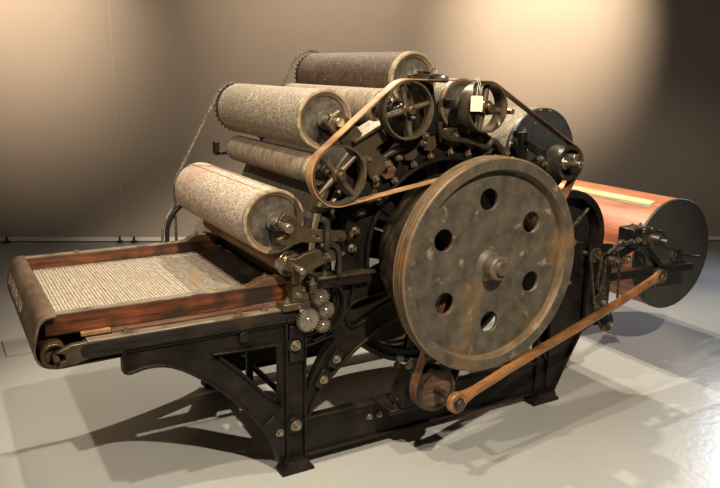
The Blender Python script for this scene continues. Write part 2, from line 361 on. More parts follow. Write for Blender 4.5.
def side_frame(y, out, full=True):
    """y = inner face of the web; out = -1 when the outer face looks to -Y"""
    def Y(a, b):
        v = [y + out * a, y + out * b]; return min(v), max(v)
    bm = B()
    w = Y(-.006, .006)
    prism(bm, br_low + [(-.06, .05), (-.06, .637)], *w, holes=[br_open])
    # post
    prism(bm, [(-.062, .03), (.02, .03), (.02, .66), (-.062, .66)], *w)
    # main web with openings
    web = [(.02, .17)] + arm_low + [(1.34, .17), (1.34, .80), (.02, .80)]
    wedge = [(.03, .33), (.04, .36), (.108, .486), (.146, .522), (.142, .55), (.063, .532), (.03, .528)]
    web = [(.02, .20)] + arm_low + [(1.34, .20), (1.34, .79), (.155, .79), (.156, .739), (.144, .65), (.10, .60), (.02, .585)]
    tear2 = [(1.36 - a, b) for a, b in reversed(tear)]
    prism(bm, web, *w, holes=[wedge, tear, tear2])
    # arch plate
    prism(bm, arc(CX, CZ, .388, 190, -10, 40) + arc(CX, CZ, .50, -10, 190, 40), *w)
    # lower rail
    prism(bm, [(.02, .06), (1.28, .06), (1.28, .20), (.02, .20)], *w)
    # right post and gusset
    prism(bm, [(1.27, .03), (1.39, .03), (1.46, .16), (1.56, .33), (1.68, .36), (1.68, .76), (1.60, .78), (1.42, .79), (1.27, .79)], *w)
    f = Y(-.02, .022)
    # flanges
    strip(bm, [(-.676, .640), (.02, .640)], .012, *f, raw=True)
    strip(bm, br_low[1:], .011, *f, n=3)
    strip(bm, [(-.676, .64), (-.676, .555)], .011, *f, raw=True)
    strip(bm, br_open, .009, *f, closed=True, raw=True)
    for x in (-.062, .018): strip(bm, [(x, .03), (x, .66)], .010, *f, raw=True)
    strip(bm, arm_low, .012, *f, n=3)
    strip(bm, [(.02, .30), (.037, .36), (.108, .486), (.146, .522), (.142, .555), (.063, .535), (.02, .53)], .009, *f, n=2)
    for t in (tear, tear2): strip(bm, t, .010, *f, closed=True, n=2)
    strip(bm, [(.02, .575), (.08, .585), (.144, .63), (.165, .70), (.15, .79)], .010, *f, n=4)
    strip(bm, [(.05, .548), (.144, .585), (.205, .66), (.228, .73), (.225, .79)], .008, *Y(-.01, .03), n=4)
    strip(bm, [(.02, .215), (1.28, .215)], .014, *f, raw=True)
    strip(bm, [(.02, .056), (1.28, .056)], .012, *f, raw=True)
    strip(bm, arc(CX, CZ, .388, 188, -8, 40), .014, *Y(-.02, .03), raw=True)
    strip(bm, arc(CX, CZ, .50, 188, -8, 40), .012, *Y(-.02, .022), raw=True)
    for x in (1.27, 1.345): strip(bm, [(x, .03), (x, .79)], .010, *f, raw=True)
    strip(bm, [(1.39, .03), (1.46, .16), (1.56, .33), (1.68, .37)], .010, *f, raw=True)
    # ledges
    prism(bm, [(.06, .765), (.30, .765), (.30, .80), (.06, .80)], *Y(-.02, .045))
    prism(bm, [(1.06, .765), (1.30, .765), (1.30, .80), (1.06, .80)], *Y(-.02, .045))
    o = finish('side_frame', bm, 'iron', root, bevel=.0025)
    for (a, b_, c, d) in ((-.085, .035, 0, .03), (1.255, 1.40, 0, .03)):
        bm = B(); y0, y1 = Y(-.03, .045)
        prism(bm, [(a - .012, 0), (b_ + .012, 0), (b_ + .010, .014), (b_ - .01, .03), (b_ - .018, .055), (a + .018, .055), (a + .01, .03), (a - .010, .014)], y0, y1)
        finish('foot', bm, 'iron', o, bevel=.002)
    return o
near = side_frame(.022, -1)
far = side_frame(.962, 1)
# worn brown top faces of the ledge
bm = B(); prism(bm, [(.06, .801), (.32, .801), (.32, .812), (.06, .812)], -.03, .05); finish('ledge_plate', bm, 'bronze', near, bevel=.002)
# reinforcing doublers, bosses and bolts on the near frame
bm = B(); prism(bm, [(-.052, .475), (.008, .475), (.008, .625), (-.052, .625)], -.006, .016); finish('joint_plate', bm, 'iron', near, bevel=.003)
bm = B(); prism(bm, [(-.165, .225), (-.118, .262), (-.07, .20), (-.072, .075), (-.095, .075)], .002, .016); finish('joint_plate', bm, 'iron', near, bevel=.003)
for (x, z, r) in ((-.029, .545, .015), (-.029, .205, .015)):
    bm = B(); ycyl(bm, x, z, -.006, .016, .034); finish('boss', bm, 'iron', near, bevel=.002)
    bolt(near, x, -.006, z, r)
for (x, y, z, r) in ((-.096, .004, .185, .011), (.325, .014, .150, .009), (.375, .014, .148, .009), (1.44, .014, .60, .012), (1.6, .014, .60, .012)):
    bolt(near, x, y, z, r)
for (x, z) in ((.155, .452), (.096, .375)):
    bm = B(); d = Vector((.5, .86)); bar(bm, (x - .022, z - .034), (x + .022, z + .034), .048, -.004, .016)
    finish('boss', bm, 'iron', near, bevel=.004)
    bolt(near, x, -.004, z, .012)
bm = B(); ycyl(bm, -.237, .612, -.002, .016, .020); finish('boss', bm, 'iron', near, bevel=.002)
# cross ties
for (x, z, w) in ((-.02, .12, .03), (1.30, .12, .03), (-.45, .60, .022), (.1, .14, .022), (1.30, .70, .03)):
    bm = B(); cyl(bm, (x, .02, z), (x, .96, z), w / 2 + .004, 14); finish('cross_tie', bm, 'iron', root)
# inner vertical stays
bm = B(); box(bm, -.035, -.005, .50, .525, .12, .66); box(bm, -.50, .20, .50, .525, .56, .60); finish('inner_stay', bm, 'iron', root, bevel=.002)
bm = B(); box(bm, -.10, .22, .86, .90, .30, .34); finish('inner_stay', bm, 'iron', root, bevel=.002)

# ---- main cylinder
bm = B(); R = .545; lathe(bm, CX, CZ, [(R, .09), (R, .90), (R - .02, .90), (R - .02, .09)], 96)
cylr = finish('main_cylinder', bm, 'cloth_dark', root)
bm = B(); lathe(bm, CX, CZ, [(R - .021, .12), (R - .021, .86), (R - .03, .86), (R - .03, .12)], 96); finish('lining', bm, 'inner', cylr)  # lining paler than the outside of the cylinder
for y in (.115, .84):
    bm = B(); ring(bm, CX, CZ, R - .055, R - .021, y, y + .035, 96); ycyl(bm, CX, CZ, y - .02, y + .06, .07)
    for k in range(6):
        a = 2 * PI * k / 6 + .35
        bar(bm, (CX + .05 * math.cos(a), CZ + .05 * math.sin(a)), (CX + (R - .04) * math.cos(a), CZ + (R - .04) * math.sin(a)), .045, y + .005, y + .025)
    finish('spider_wheel', bm, 'iron', cylr, bevel=.002)
bm = B(); ycyl(bm, CX, CZ, -.375, 1.05, .027); finish('shaft', bm, 'steel', cylr)
bm = B(); prism(bm, arc(CX, CZ, R - .03, -25, 205, 40), .865, .875); finish('dark_inside_sheet', bm, 'black', cylr)  # added black sheet, keeps the upper inside of the cylinder dark
# casing over the left side of the cylinder
bm = B(); strip(bm, arc(CX, CZ, .600, 122, 193, 30), .006, .075, .925, raw=True)
cs = finish('cylinder_casing', bm, 'cover', root)
bm = B(); strip(bm, arc(CX, CZ, .606, 120, 195, 30), .016, .055, .075, raw=True); finish('edge_strip', bm, 'edge', cs)
bm = B(); strip(bm, arc(CX, CZ, .600, -12, 45, 24), .006, .075, .925, raw=True); finish('cylinder_casing', bm, 'cover', root)
# main bearing pedestals
for y0, y1 in ((.0, .075), (.925, 1.0)):
    bm = B(); prism(bm, [(CX - .12, .79), (CX + .12, .79), (CX + .11, .81), (CX + .06, .82), (CX + .055, .88), (CX + .03, .91), (CX - .03, .91), (CX - .055, .88), (CX - .06, .82), (CX - .11, .81)], y0, y1)
    prism(bm, [(CX - .36, .755), (CX + .36, .755), (CX + .36, .79), (CX - .36, .79)], y0 + .01, y1 - .01)
    finish('main_bearing', bm, 'iron', root, bevel=.003)

# ---- card rollers
def roller(name, x, z, r, y0, y1, mat, discmat='disc', edge=.008, shaft_r=.017, shaft_out=.13, rim='edge', far_sprocket=None, recess=.012, label=None):
    bm = B(); lathe(bm, x, z, [(r, y0 + .004), (r, y1), (r - .012, y1), (r - .012, y0 + .004)], 72)
    o = finish(name, bm, mat, root, label=label)
    bm = B(); lathe(bm, x, z, [(r - .010, y0), (r - .003, y0), (r + .0015, y0 + .004), (r + .0015, y0 + .022), (r - .004, y0 + .024), (r - .010, y0 + .024)], 72)
    finish('rim_band', bm, rim, o)
    bm = B(); lathe(bm, x, z, [(r - .0105, y0 + .003), (r - .0105, y0 + .03), (r - .026, y0 + .03), (r - .024, y0 + .007)], 72)
    finish('inner_rim', bm, 'rim' if rim == 'edge' else discmat, o)
    bm = B(); ycyl(bm, x, z, y0 + recess, y0 + recess + .012, r - .01, 64); ycyl(bm, x, z, y0 - .004, y0 + recess + .01, shaft_r * 2.1)
    finish('end_disc', bm, discmat, o, bevel=.001)
    bm = B(); ycyl(bm, x, z, y1 - .012, y1 - .001, r - .004, 64); finish('end_disc', bm, discmat, o)
    bm = B(); ycyl(bm, x, z, y0 - shaft_out, y1 + .08, shaft_r); ycyl(bm, x, z, y0 - .055, y0 - .03, shaft_r * 1.45)
    finish('shaft', bm, 'steel', o, bevel=.002)
    if far_sprocket:
        bm = B(); prism(bm, gear_outline(x, z, far_sprocket, 30, .008), y1 + .035, y1 + .047); ycyl(bm, x, z, y1, y1 + .05, .03)
        finish('sprocket', bm, 'pulley', o)
    return o
low = roller('card_roller', -.085, 1.03, .124, .05, .93, 'cloth_low', shaft_out=.135, far_sprocket=.112, label='lowest large roller with worn pinkish grey card clothing')
mid = roller('card_roller', .128, 1.405, .115, .05, .93, 'cloth_mid', shaft_out=.12, far_sprocket=.118, label='upper left roller with olive grey card clothing')
top = roller('card_roller', .527, 1.560, .108, .05, .91, 'cloth_top', shaft_out=.12, far_sprocket=.105, label='topmost roller with dark brown card clothing')
stB = roller('stripper_roller', .104, 1.215, .060, .06, .92, 'cloth_strip', shaft_out=.19, shaft_r=.013, recess=.01)
stA = roller('stripper_roller', .400, 1.447, .075, .06, .92, 'cloth_strip', shaft_out=.19, shaft_r=.013, recess=.01)
wkC = roller('card_roller', .775, 1.455, .108, .05, .92, 'cloth_mid', shaft_out=.18, shaft_r=.015, rim='rim', label='right upper roller with pale grey card clothing')
fan = roller('fancy_roller', 1.255, 1.232, .203, .06, .92, 'cloth_fan', discmat='bluedisc', rim='bluedisc', shaft_out=.215, shaft_r=.016, recess=.002, label='large roller with scratched blue grey end disc')
lick = roller('feed_roller', -.035, .865, .044, .06, .93, 'wood_mid', shaft_out=.15, shaft_r=.012, recess=.004)
bm = B(); ring(bm, -.035, .865, .018, .050, .030, .045, 40); ycyl(bm, -.035, .865, .01, .03, .026); finish('end_flange', bm, 'steel', lick, bevel=.002)
# seam on the low roller
bm = B(); a = math.radians(108)
for i in range(1):
    box(bm, -.085 + .1245 * math.cos(a) - .001, -.085 + .1245 * math.cos(a) + .001, .09, .93, 1.03 + .1245 * math.sin(a) - .001, 1.03 + .1245 * math.sin(a) + .001)
finish('seam', bm, 'wood_dark', low)

# ---- brackets carrying the rollers
def bracket(pts, y0, y1, mat='bronze', holes=(), name='bearing_bracket'):
    bm = B(); prism(bm, pts, y0, y1, holes); return finish(name, bm, mat, root, bevel=.003)
# low roller: forked arm with slot
b1 = bracket([(-.112, 1.055), (-.085, 1.052), (-.068, 1.035), (-.068, 1.010), (-.09, .995), (-.118, .985), (-.10, .962), (-.06, .955), (-.02, .965), (.02, .958), (.167, .950), (.172, .965), (.167, .990), (.06, 1.005), (.02, 1.010), (-.02, 1.03), (-.05, 1.065), (-.09, 1.08)], -.045, -.025, holes=[[(.025, .975), (.052, .974), (.052, .986), (.025, .987)]])
bolt(b1, .145, -.045, .970, .007, mat='bronze'); bolt(b1, .185, -.035, .970, .011, d=(1, 0, 0))
# feed roller bearing arm
b2 = bracket([(-.065, .905), (-.035, .90), (.0, .915), (.05, .925), (.13, .925), (.15, .90), (.14, .875), (.08, .865), (.02, .84), (-.02, .80), (-.05, .80), (-.045, .84), (-.07, .87)], -.03, -.008)
bolt(b2, .095, -.03, .895, .011); bolt(b2, .155, -.02, .895, .011, d=(1, 0, 0))
b3 = bracket([(-.045, .80), (-.01, .80), (.0, .765), (.025, .75), (.025, .722), (-.045, .722)], -.015, .03, 'bronze')
bolt(b3, -.02, -.015, .75, .010); bolt(b3, .012, .005, .75, .008, d=(0, 0, 1), h=.018)
# radial stands from the arch to each upper roller
def stand(x, z, w0=.085, w1=.055, y0=-.02, y1=.035, mat='iron', r0=.47):
    d = Vector((x - CX, z - CZ)); L = d.length; d.normalize(); n = Vector((-d.y, d.x)); c = Vector((CX, CZ))
    p = [c + d * r0 + n * w0, c + d * (r0 + .03) + n * w0, c + d * (r0 + .05) + n * w1 * .6, c + d * (L - .02) + n * w1 * .55, c + d * (L + .022) + n * w1 * .5,
         c + d * (L + .034), c + d * (L + .022) - n * w1 * .5, c + d * (L - .02) - n * w1 * .55, c + d * (r0 + .05) - n * w1 * .6, c + d * (r0 + .03) - n * w0, c + d * r0 - n * w0]
    bm = B(); prism(bm, p, y0, y1); o = finish('bearing_stand', bm, mat, root, bevel=.003)
    for s in (-1, 1):
        q = c + d * (r0 + .005) + n * s * w0 * .75
        bolt(o, q.x, y0, q.y, .010)
    q = c + d * (L + .034); bolt(o, q.x, (y0 + y1) / 2, q.y, .009, d=(d.x, 0, d.y))
    return o
for (x, z) in ((.104, 1.215), (.400, 1.447), (.775, 1.455), (1.255, 1.225)):
    stand(x, z)
stand(.128, 1.405, w0=.05, w1=.075, y0=-.05, y1=-.02, mat='bronze', r0=.50)
stand(.527, 1.560, w0=.05, w1=.06, y0=-.03, y1=.03, mat='iron', r0=.50)
for (x, z) in ((.104, 1.215), (.400, 1.447), (.775, 1.455), (1.255, 1.225), (.527, 1.56), (.128, 1.405), (-.085, 1.03)):
    d = Vector((x - CX, z - CZ)); L = d.length; d.normalize(); c = Vector((CX, CZ))
    bm = B(); bar(bm, c + d * .47, c + d * (L + .03), .06, .945, .985); finish('bearing_stand', bm, 'iron', root, bevel=.003)
# adjusting blocks and bolts along the arch
for ang in (146, 131, 116, 104, 90, 77, 66, 55, 44, 33):
    a = math.radians(ang); d = Vector((math.cos(a), math.sin(a))); n = Vector((-d.y, d.x)); c = Vector((CX, CZ))
    bm = B(); q = c + d * .465
    prism(bm, [q + n * .032 - d * .018, q + n * .036 + d * .045, q - n * .036 + d * .045, q - n * .032 - d * .018, q - d * .034], -.018, .002)
    o = finish('adjusting_block', bm, 'bronze' if ang % 2 == 0 else 'wood_dark', root, bevel=.004)
    q = c + d * .412; bolt(o, q.x, -.006, q.y, .010)
    bm = B(); q2 = c + d * .44; cyl(bm, (q.x, -.012, q.y), (q2.x, -.012, q2.y), .004, 8); finish('stud', bm, 'bolt', o)
for ang in (174, 165, 155):
    a = math.radians(ang); q = Vector((CX, CZ)) + Vector((math.cos(a), math.sin(a))) * .455
    bolt(near, q.x, .010, q.y, .013)
# top bar on the topmost roller
bm = B(); box(bm, .43, .585, -.07, -.045, 1.556, 1.580); o = finish('cross_bar', bm, 'pulley', root, bevel=.003)
for x in (.455, .545):
    bolt(o, x, -.058, 1.58, .013, d=(0, 0, 1))
bm = B(); cyl(bm, (.575, -.10, 1.562), (.575, .0, 1.562), .013, 16); finish('pin', bm, 'steel', o)
# bent levers
for pts, r in (([(.594, -.04, 1.394), (.605, -.04, 1.350), (.65, -.04, 1.325), (.76, -.04, 1.310), (.838, -.04, 1.285), (.879, -.04, 1.310), (.915, -.04, 1.280), (.94, -.04, 1.24)], .0125),
               ([(.42, -.035, 1.300), (.379, -.035, 1.285), (.324, -.035, 1.258), (.262, -.035, 1.243), (.217, -.035, 1.285)], .013),
               ([(.06, -.04, .94), (.10, -.04, .945), (.135, -.04, .925), (.145, -.04, .87), (.145, -.04, .812)], .011),
               ([(.080, -.06, .93), (.080, -.062, .99), (.078, -.06, 1.035), (.055, -.055, 1.05)], .012)):
    bm = B(); tube(bm, pts, r, 12); finish('bent_lever', bm, 'pulley', root)
bm = B(); tube(bm, [(.17, .0, 1.16), (.13, -.01, 1.10), (.07, -.02, 1.075), (.03, -.02, 1.09)], .014, 12); finish('bent_lever', bm, 'bronze', root)
# small guide plate between mid roller and pulley A
bm = B(); bar(bm, (.20, 1.295), (.335, 1.365), .075, -.045, -.03); o = finish('guide_plate', bm, 'bronze', root, bevel=.003)
bm = B(); bar(bm, (.185, 1.330), (.325, 1.402), .012, -.075, .04); finish('flange', bm, 'bronze', o, bevel=.002)
bm = B(); bar(bm, (.215, 1.215), (.245, 1.27), .016, -.06, -.05); bar(bm, (.245, 1.27), (.27, 1.262), .014, -.06, -.05); finish('clip', bm, 'steel', o)
# right side adjusting bracket in front of the blue disc
bm = B(); box(bm, 1.03, 1.065, -.05, -.02, 1.16, 1.34); bar(bm, (1.04, 1.30), (1.20, 1.215), .022, -.05, -.03); bar(bm, (1.0, 1.19), (1.18, 1.19), .03, -.045, -.02)
o = finish('adjusting_bracket', bm, 'iron', root, bevel=.003)
bolt(o, 1.145, -.045, 1.225, .012); bolt(o, 1.175, -.045, 1.2, .010); bolt(o, 1.05, -.035, 1.34, .010, d=(0, 0, 1))
bm = B(); cyl(bm, (.905, -.12, 1.435), (.905, .03, 1.435), .012, 16); ycyl(bm, .905, 1.435, -.02, 0.03, .022); finish('pin', bm, 'steel', root, bevel=.002)

# ---- belt pulleys
M['pulley_brown'] = surf('brown_oily_pulley_iron', (.045, .034, .021), (.13, .098, .06), (14, 14, 14), .42, .35, .2)
def pulley(x, z, r, y0, y1, spokes=5, ph=.3, mat='pulley_brown', rim=.008, hub=.026, name='spoked_pulley', label=None, sw=.023):
    bm = B(); ym = (y0 + y1) / 2
    lathe(bm, x, z, [(r - rim, y0), (r - .001, y0), (r + .002, ym), (r - .001, y1), (r - rim, y1)], 64)
    o = finish(name, bm, mat, root, label=label)
    bm = B(); ycyl(bm, x, z, y0 + .004, y1 - .004, hub); ycyl(bm, x, z, y0 - .022, y0 + .006, hub * .62); finish('hub', bm, 'bronze', o, bevel=.002)
    for k in range(spokes):
        a = ph + 2 * PI * k / spokes; bm = B()
        d = Vector((math.cos(a), math.sin(a))); c = Vector((x, z))
        p = c + d * (hub * .8); q = c + d * (r - rim * .6)
        cyl(bm, (p.x, ym, p.y), (q.x, ym, q.y), sw * .55, 12, sw * .42)
        finish('spoke', bm, mat, o)
    return o
PY0, PY1 = -.115, -.065
pA = pulley(.400, 1.447, .112, PY0, PY1, spokes=4, ph=.25, label='spoked pulley under the topmost roller')
pB = pulley(.104, 1.216, .112, PY0, PY1, spokes=4, ph=.72, label='left spoked pulley wrapped by the tan belt')
pC = pulley(.776, 1.452, .101, PY0 - .005, PY1 + .02, spokes=4, ph=1.40, hub=.030, sw=.03, label='right upper spoked pulley carrying the paper tag')
bm = B(); x, z = 1.255, 1.205
lathe(bm, x, z, [(.062, -.125), (.078, -.125), (.080, -.09), (.078, -.04), (.0, -.04), (.0, -.055), (.062, -.055)], 48)
pD = finish('cup_pulley', bm, 'pulley', root); bm = B(); ycyl(bm, x, z, -.185, -.06, .014); ycyl(bm, x, z, -.10, -.06, .03); finish('shaft', bm, 'steel', pD, bevel=.002)
# inner drive pulley behind the flywheel
bm = B(); lathe(bm, CX, CZ, [(.305, -.125), (.325, -.125), (.328, -.06), (.325, .012), (.305, .012)], 96)
pI = finish('drive_pulley', bm, 'pulley', root)
bm = B()
for k in range(6):
    a = .2 + PI * k / 3; bar(bm, (CX + .03 * math.cos(a), CZ + .03 * math.sin(a)), (CX + .315 * math.cos(a), CZ + .315 * math.sin(a)), .04, -.09, -.07)
ycyl(bm, CX, CZ, -.125, -.035, .06); finish('spokes', bm, 'iron', pI, bevel=.003)
# idler that turns the belt behind the flywheel
bm = B(); lathe(bm, 1.135, .93, [(0, -.118), (.040, -.118), (.042, -.09), (.040, -.062), (0, -.062)], 40); ycyl(bm, 1.135, .93, -.13, .03, .014)
finish('idler_pulley', bm, 'pulley', root)
# flat belt
pts = belt_path([(.104, 1.216, .115, 1), (.400, 1.447, .115, 1), (.776, 1.452, .104, 1), (1.255, 1.205, .083, 1), (1.135, .93, .045, 1), (CX, CZ, .331, -1)])
nA = 0
bm = B(); strip(bm, pts, .0045, -.113, -.068, closed=True, raw=True)
bt = finish('flat_belt', bm, 'belt', root)
# darker stretch of the belt over the right pulleys
me = bt.data; me.materials.append(M['belt_dark'])
cc = worldloc[bt]
for p in me.polygons:
    w = p.center + cc
    if w.x > 1.0 or w.x > .44 and w.z > 1.20 + (.3 if w.x < .7 else -.1): p.material_index = 1

# ---- flywheel
FX, FZ, FR = .682, .851, .430
FY = -.325                                   # front face
bm = B()
prof = [(FR - .060, FY + .045), (FR - .048, FY + .006), (FR - .040, FY), (FR - .006, FY), (FR, FY + .004), (FR, FY + .016)]
yy = FY + .018
for k in range(3):
    prof += [(FR - .014, yy + .001), (FR - .014, yy + .004), (FR, yy + .008), (FR, yy + .016)]
    yy += .018
prof += [(FR - .01, FY + .078), (FR - .05, FY + .078)]
lathe(bm, FX, FZ, prof, 128)
fw = finish('flywheel', bm, 'rim', root, label='large worn grooved flywheel with a six-hole disc')
holes = []
for k in range(6):
    a = math.radians(94 + 60 * k); hx, hz = FX - .001 + .252 * math.cos(a), FZ + .012 + .252 * math.sin(a)
    holes.append([(hx + .043 * math.cos(t * PI / 12), hz + .043 * math.sin(t * PI / 12)) for t in range(24)])
bm = B(); prism(bm, [(FX + (FR - .05) * math.cos(t * PI / 60), FZ + (FR - .05) * math.sin(t * PI / 60)) for t in range(120)], FY + .036, FY + .052, holes)
finish('web_disc', bm, 'fly', fw, bevel=.003)
bm = B(); lathe(bm, FX, FZ, [(FR - .046, FY - .0008), (FR - .007, FY - .0015), (FR - .007, FY + .004), (FR - .046, FY + .004)], 128); finish('face_ring', bm, 'fly', fw)
bm = B(); lathe(bm, FX, FZ, [(.0, FY - .034), (.042, FY - .034), (.048, FY - .028), (.050, FY + .018), (.066, FY + .036), (.066, FY + .08), (.0, FY + .08)], 48); finish('hub', bm, 'fly', fw)
bm = B(); ycyl(bm, FX, FZ, FY - .040, FY - .03, .021); finish('shaft_end', bm, 'rim', fw, bevel=.002)
bm = B(); ycyl(bm, FX + .008, FZ + .068, FY + .025, FY + .04, .009, 12); finish('stud', bm, 'steel', fw)

# ---- crank pulley, small belt and wooden rod
KX, KZ = .482, .345
bm = B(); lathe(bm, KX, KZ, [(0, -.243), (.083, -.243), (.089, -.236), (.089, -.185), (0, -.185)], 56); kp = finish('crank_pulley', bm, 'wood_dark', root)
bm = B(); lathe(bm, KX, KZ, [(.074, -.252), (.089, -.252), (.091, -.244), (.089, -.18), (.074, -.18)], 56); finish('rim_band', bm, 'pulley', kp)
bm = B(); ycyl(bm, KX, KZ, -.405, .05, .015); finish('shaft', bm, 'pulley', kp)
bm = B(); cyl(bm, (KX, -.41, KZ), (KX, -.395, KZ), .021, 6); cyl(bm, (KX, -.395, KZ), (KX, -.39, KZ), .026, 20); finish('nut', bm, 'pulley', kp, bevel=.002)
bm = B(); strip(bm, belt_path([(KX, KZ, .093, 1), (CX, CZ, .10, 1)]), .004, -.235, -.19, closed=True, raw=True); finish('small_belt', bm, 'belt_dark', root)
bm = B(); ycyl(bm, CX, CZ, -.24, -.14, .096, 48); finish('shaft_pulley', bm, 'pulley', root)
bm = B(); box(bm, .34, .53, -.13, .03, .21, .235); prism(bm, [(.38, .235), (.52, .235), (.50, .30), (.515, .36), (.48, .39), (.44, .385), (.41, .33)], -.14, -.04)
kb = finish('crank_bearing', bm, 'iron', root, bevel=.008)
bolt(kb, .40, -.10, .235, .014, d=(0, 0, 1), h=.03); bolt(kb, .455, -.09, .388, .013, d=(0, 0, 1), h=.02)
RX, RZ = 1.885, .620; A3 = Vector((KX, -.375, KZ)); B3 = Vector((RX, -.17, RZ))
def rod_mesh():
    bm = B(); d = (B3 - A3).normalized(); side = d.cross(Vector((0, 1, 0))).normalized(); th = side.cross(d).normalized()
    N = 44; rings = []; L = (B3 - A3).length
    for i in range(N + 1):
        t = i / N; s = t * (L + .03) - .0
        h = .019
        e = min(s, 9)
        if s < .10: h = .019 + .018 * (1 - s / .10) ** 1.2
        if s > L - .08: h = .019 + .012 * ((s - L + .08) / .11)
        if t == 1: h *= .6
        p = A3 + d * s + side * .004 * math.sin(t * 7)
        w = .013
        rings.append([bm.verts.new(p + side * h * a + th * w * b) for a, b in ((-1, -.6), (-.6, -1), (.6, -1), (1, -.6), (1, .6), (.6, 1), (-.6, 1), (-1, .6))])
    for i in range(N):
        for k in range(8): bm.faces.new((rings[i][k], rings[i][(k + 1) % 8], rings[i + 1][(k + 1) % 8], rings[i + 1][k]))
    bm.faces.new(rings[0]); bm.faces.new(rings[-1])
    return bm
rod = finish('connecting_rod', rod_mesh(), 'rod', root, label='wooden connecting rod')
bm = B(); ring(bm, KX, KZ, .016, .042, -.392, -.362, 32); finish('rod_eye', bm, 'rod', rod, bevel=.006)
bm = B(); ring(bm, RX, RZ, .016, .036, -.19, -.15, 32); finish('end_ring', bm, 'pulley', rod, bevel=.003)

# ---- right hand chain drive, arms and delivery drum
bm = B(); lathe(bm, 1.448, .80, [(.212, .035), (.246, .035), (.249, .065), (.246, .10), (.212, .10)], 72)
dw = finish('doffer_wheel', bm, 'iron', root)
bm = B()
for k in range(6):
    a = .75 + PI * k / 3; cyl(bm, (1.448, .07, .80), (1.448 + .22 * math.cos(a), .07, .80 + .22 * math.sin(a)), .016, 12, .012)
ycyl(bm, 1.448, .80, .05, .15, .04); finish('spokes', bm, 'pulley', dw)
bm = B(); ycyl(bm, 1.448, .80, .104, .114, .225, 64); finish('dark_backing', bm, 'black', dw)  # black disc added to darken the space behind the spokes
bm = B(); lathe(bm, 1.448, .80, [(.195, .14), (.195, .90), (.0, .90), (.0, .14)], 72); finish('doffer_cylinder', bm, 'cloth_dark', root)
bm = B(); ycyl(bm, 1.448, .80, 0, 1.0, .018); finish('shaft', bm, 'steel', dw)
def arm_set(y0, y1, nearside):
    bm = B()
    prism(bm, [(1.55, .585), (2.335, .560), (2.330, .600), (1.55, .628)], y0, y1)
    bar(bm, (1.60, .665), (1.90, .765), .045, y0, y1)
    bar(bm, (1.93, .745), (2.10, .59), .022, y0, y1)
    o = finish('drum_arm', bm, 'iron', root, bevel=.003)
    bm = B(); prism(bm, [(1.53, .37), (1.685, .36), (1.685, .775), (1.60, .785), (1.53, .785)], y0 - .004, y0 + .018 if nearside else y1 + .004); finish('arm_plate', bm, 'iron_gloss', o, bevel=.002)
    return o
an = arm_set(-.035, .015, True); af = arm_set(1.02, 1.07, False)
bolt(an, 1.60, -.04, .60, .012, mat='pulley'); bolt(an, 1.60, -.04, .55, .012, mat='pulley')
DX, DZ, DR = 2.325, .620, .308
bm = B(); lathe(bm, DX, DZ, [(DR, .105), (DR, .99), (DR - .02, .99), (DR - .02, .105)], 96)
drum = finish('delivery_drum', bm, 'plank', root, label='large delivery drum of reddish planks')
for y in (.095, .985):
    bm = B(); lathe(bm, DX, DZ, [(0, y), (DR + .001, y), (DR + .003, y + .004), (DR + .003, y + .016), (0, y + .016)], 96); finish('end_disc', bm, 'drumface', drum)
def patch(a0, a1, y0, y1, dr):
    bm = B(); n = 8
    g = [[bm.verts.new((DX + (DR + d) * math.cos(math.radians(a0 + (a1 - a0) * i / n)), y, DZ + (DR + d) * math.sin(math.radians(a0 + (a1 - a0) * i / n)))) for d in (0.0002, dr) for y in (y0, y1)] for i in range(n + 1)]
    for i in range(n):
        P, Q = g[i], g[i + 1]
        for k, l in ((0, 1), (1, 3), (3, 2), (2, 0)): bm.faces.new((P[k], P[l], Q[l], Q[k]))
    for q in (g[0], g[-1]): bm.faces.new((q[0], q[1], q[3], q[2]))
    return bm
patchm = surf('pale_yellow_leather', (.46, .35, .19), (.66, .54, .33), (8, 3, 8), .6, 0, .15); M['patch'] = patchm
pt = finish('leather_patch', patch(108.5, 117, .17, .96, .003), 'patch', drum, label='pale yellow strip along the planks')
M['patch_edge'] = surf('grey_green_edging', (.16, .14, .09), (.28, .24, .15), (8, 8, 8), .7, 0, 0)
finish('edging', patch(117.2, 121, .16, .60, .002), 'patch_edge', pt)
finish('edging', patch(107, 121, .155, .168, .002), 'patch_edge', pt)
bm = B(); ycyl(bm, DX, DZ, .05, 1.08, .014); ycyl(bm, DX, DZ, .07, .10, .035); finish('axle', bm, 'pulley', drum, bevel=.002)
bm = B(); tube(bm, [(DX, .055, DZ + .008), (DX + .04, .03, DZ + .002), (DX + .10, .0, DZ - .004)], .008, 10); finish('latch_rod', bm, 'iron_gloss', drum)
bm = B(); cyl(bm, (DX - .01, .04, DZ - .03), (DX - .01, .04, DZ + .04), .012, 12); finish('latch', bm, 'iron_gloss', drum)
# bearing housing on the arm
bm = B(); box(bm, 1.785, 1.90, -.07, .03, .765, .845); bar(bm, (1.78, .765), (1.95, .745), .03, -.06, .02); hb = finish('bearing_housing', bm, 'iron_gloss', root, bevel=.008)
bm = B(); ycyl(bm, 1.878, .795, -.20, .08, .016); ycyl(bm, 1.878, .795, -.16, -.10, .026); finish('shaft', bm, 'pulley', hb, bevel=.002)
bm = B(); prism(bm, gear_outline(1.868, .808, .048, 18, .008), -.09, -.08); finish('sprocket', bm, 'pulley', hb)
bm = B(); tube(bm, [(1.91, -.10, .83), (1.94, -.11, .82), (1.955, -.12, .78), (1.98, -.12, .735)], .011, 10); finish('lever', bm, 'iron_gloss', hb)
bolt(hb, 1.82, -.07, .79, .011); bolt(hb, 1.93, -.06, .745, .010); bolt(hb, 1.815, -.03, .845, .011, d=(0, 0, 1)); bolt(hb, 1.875, -.03, .845, .010, d=(0, 0, 1))
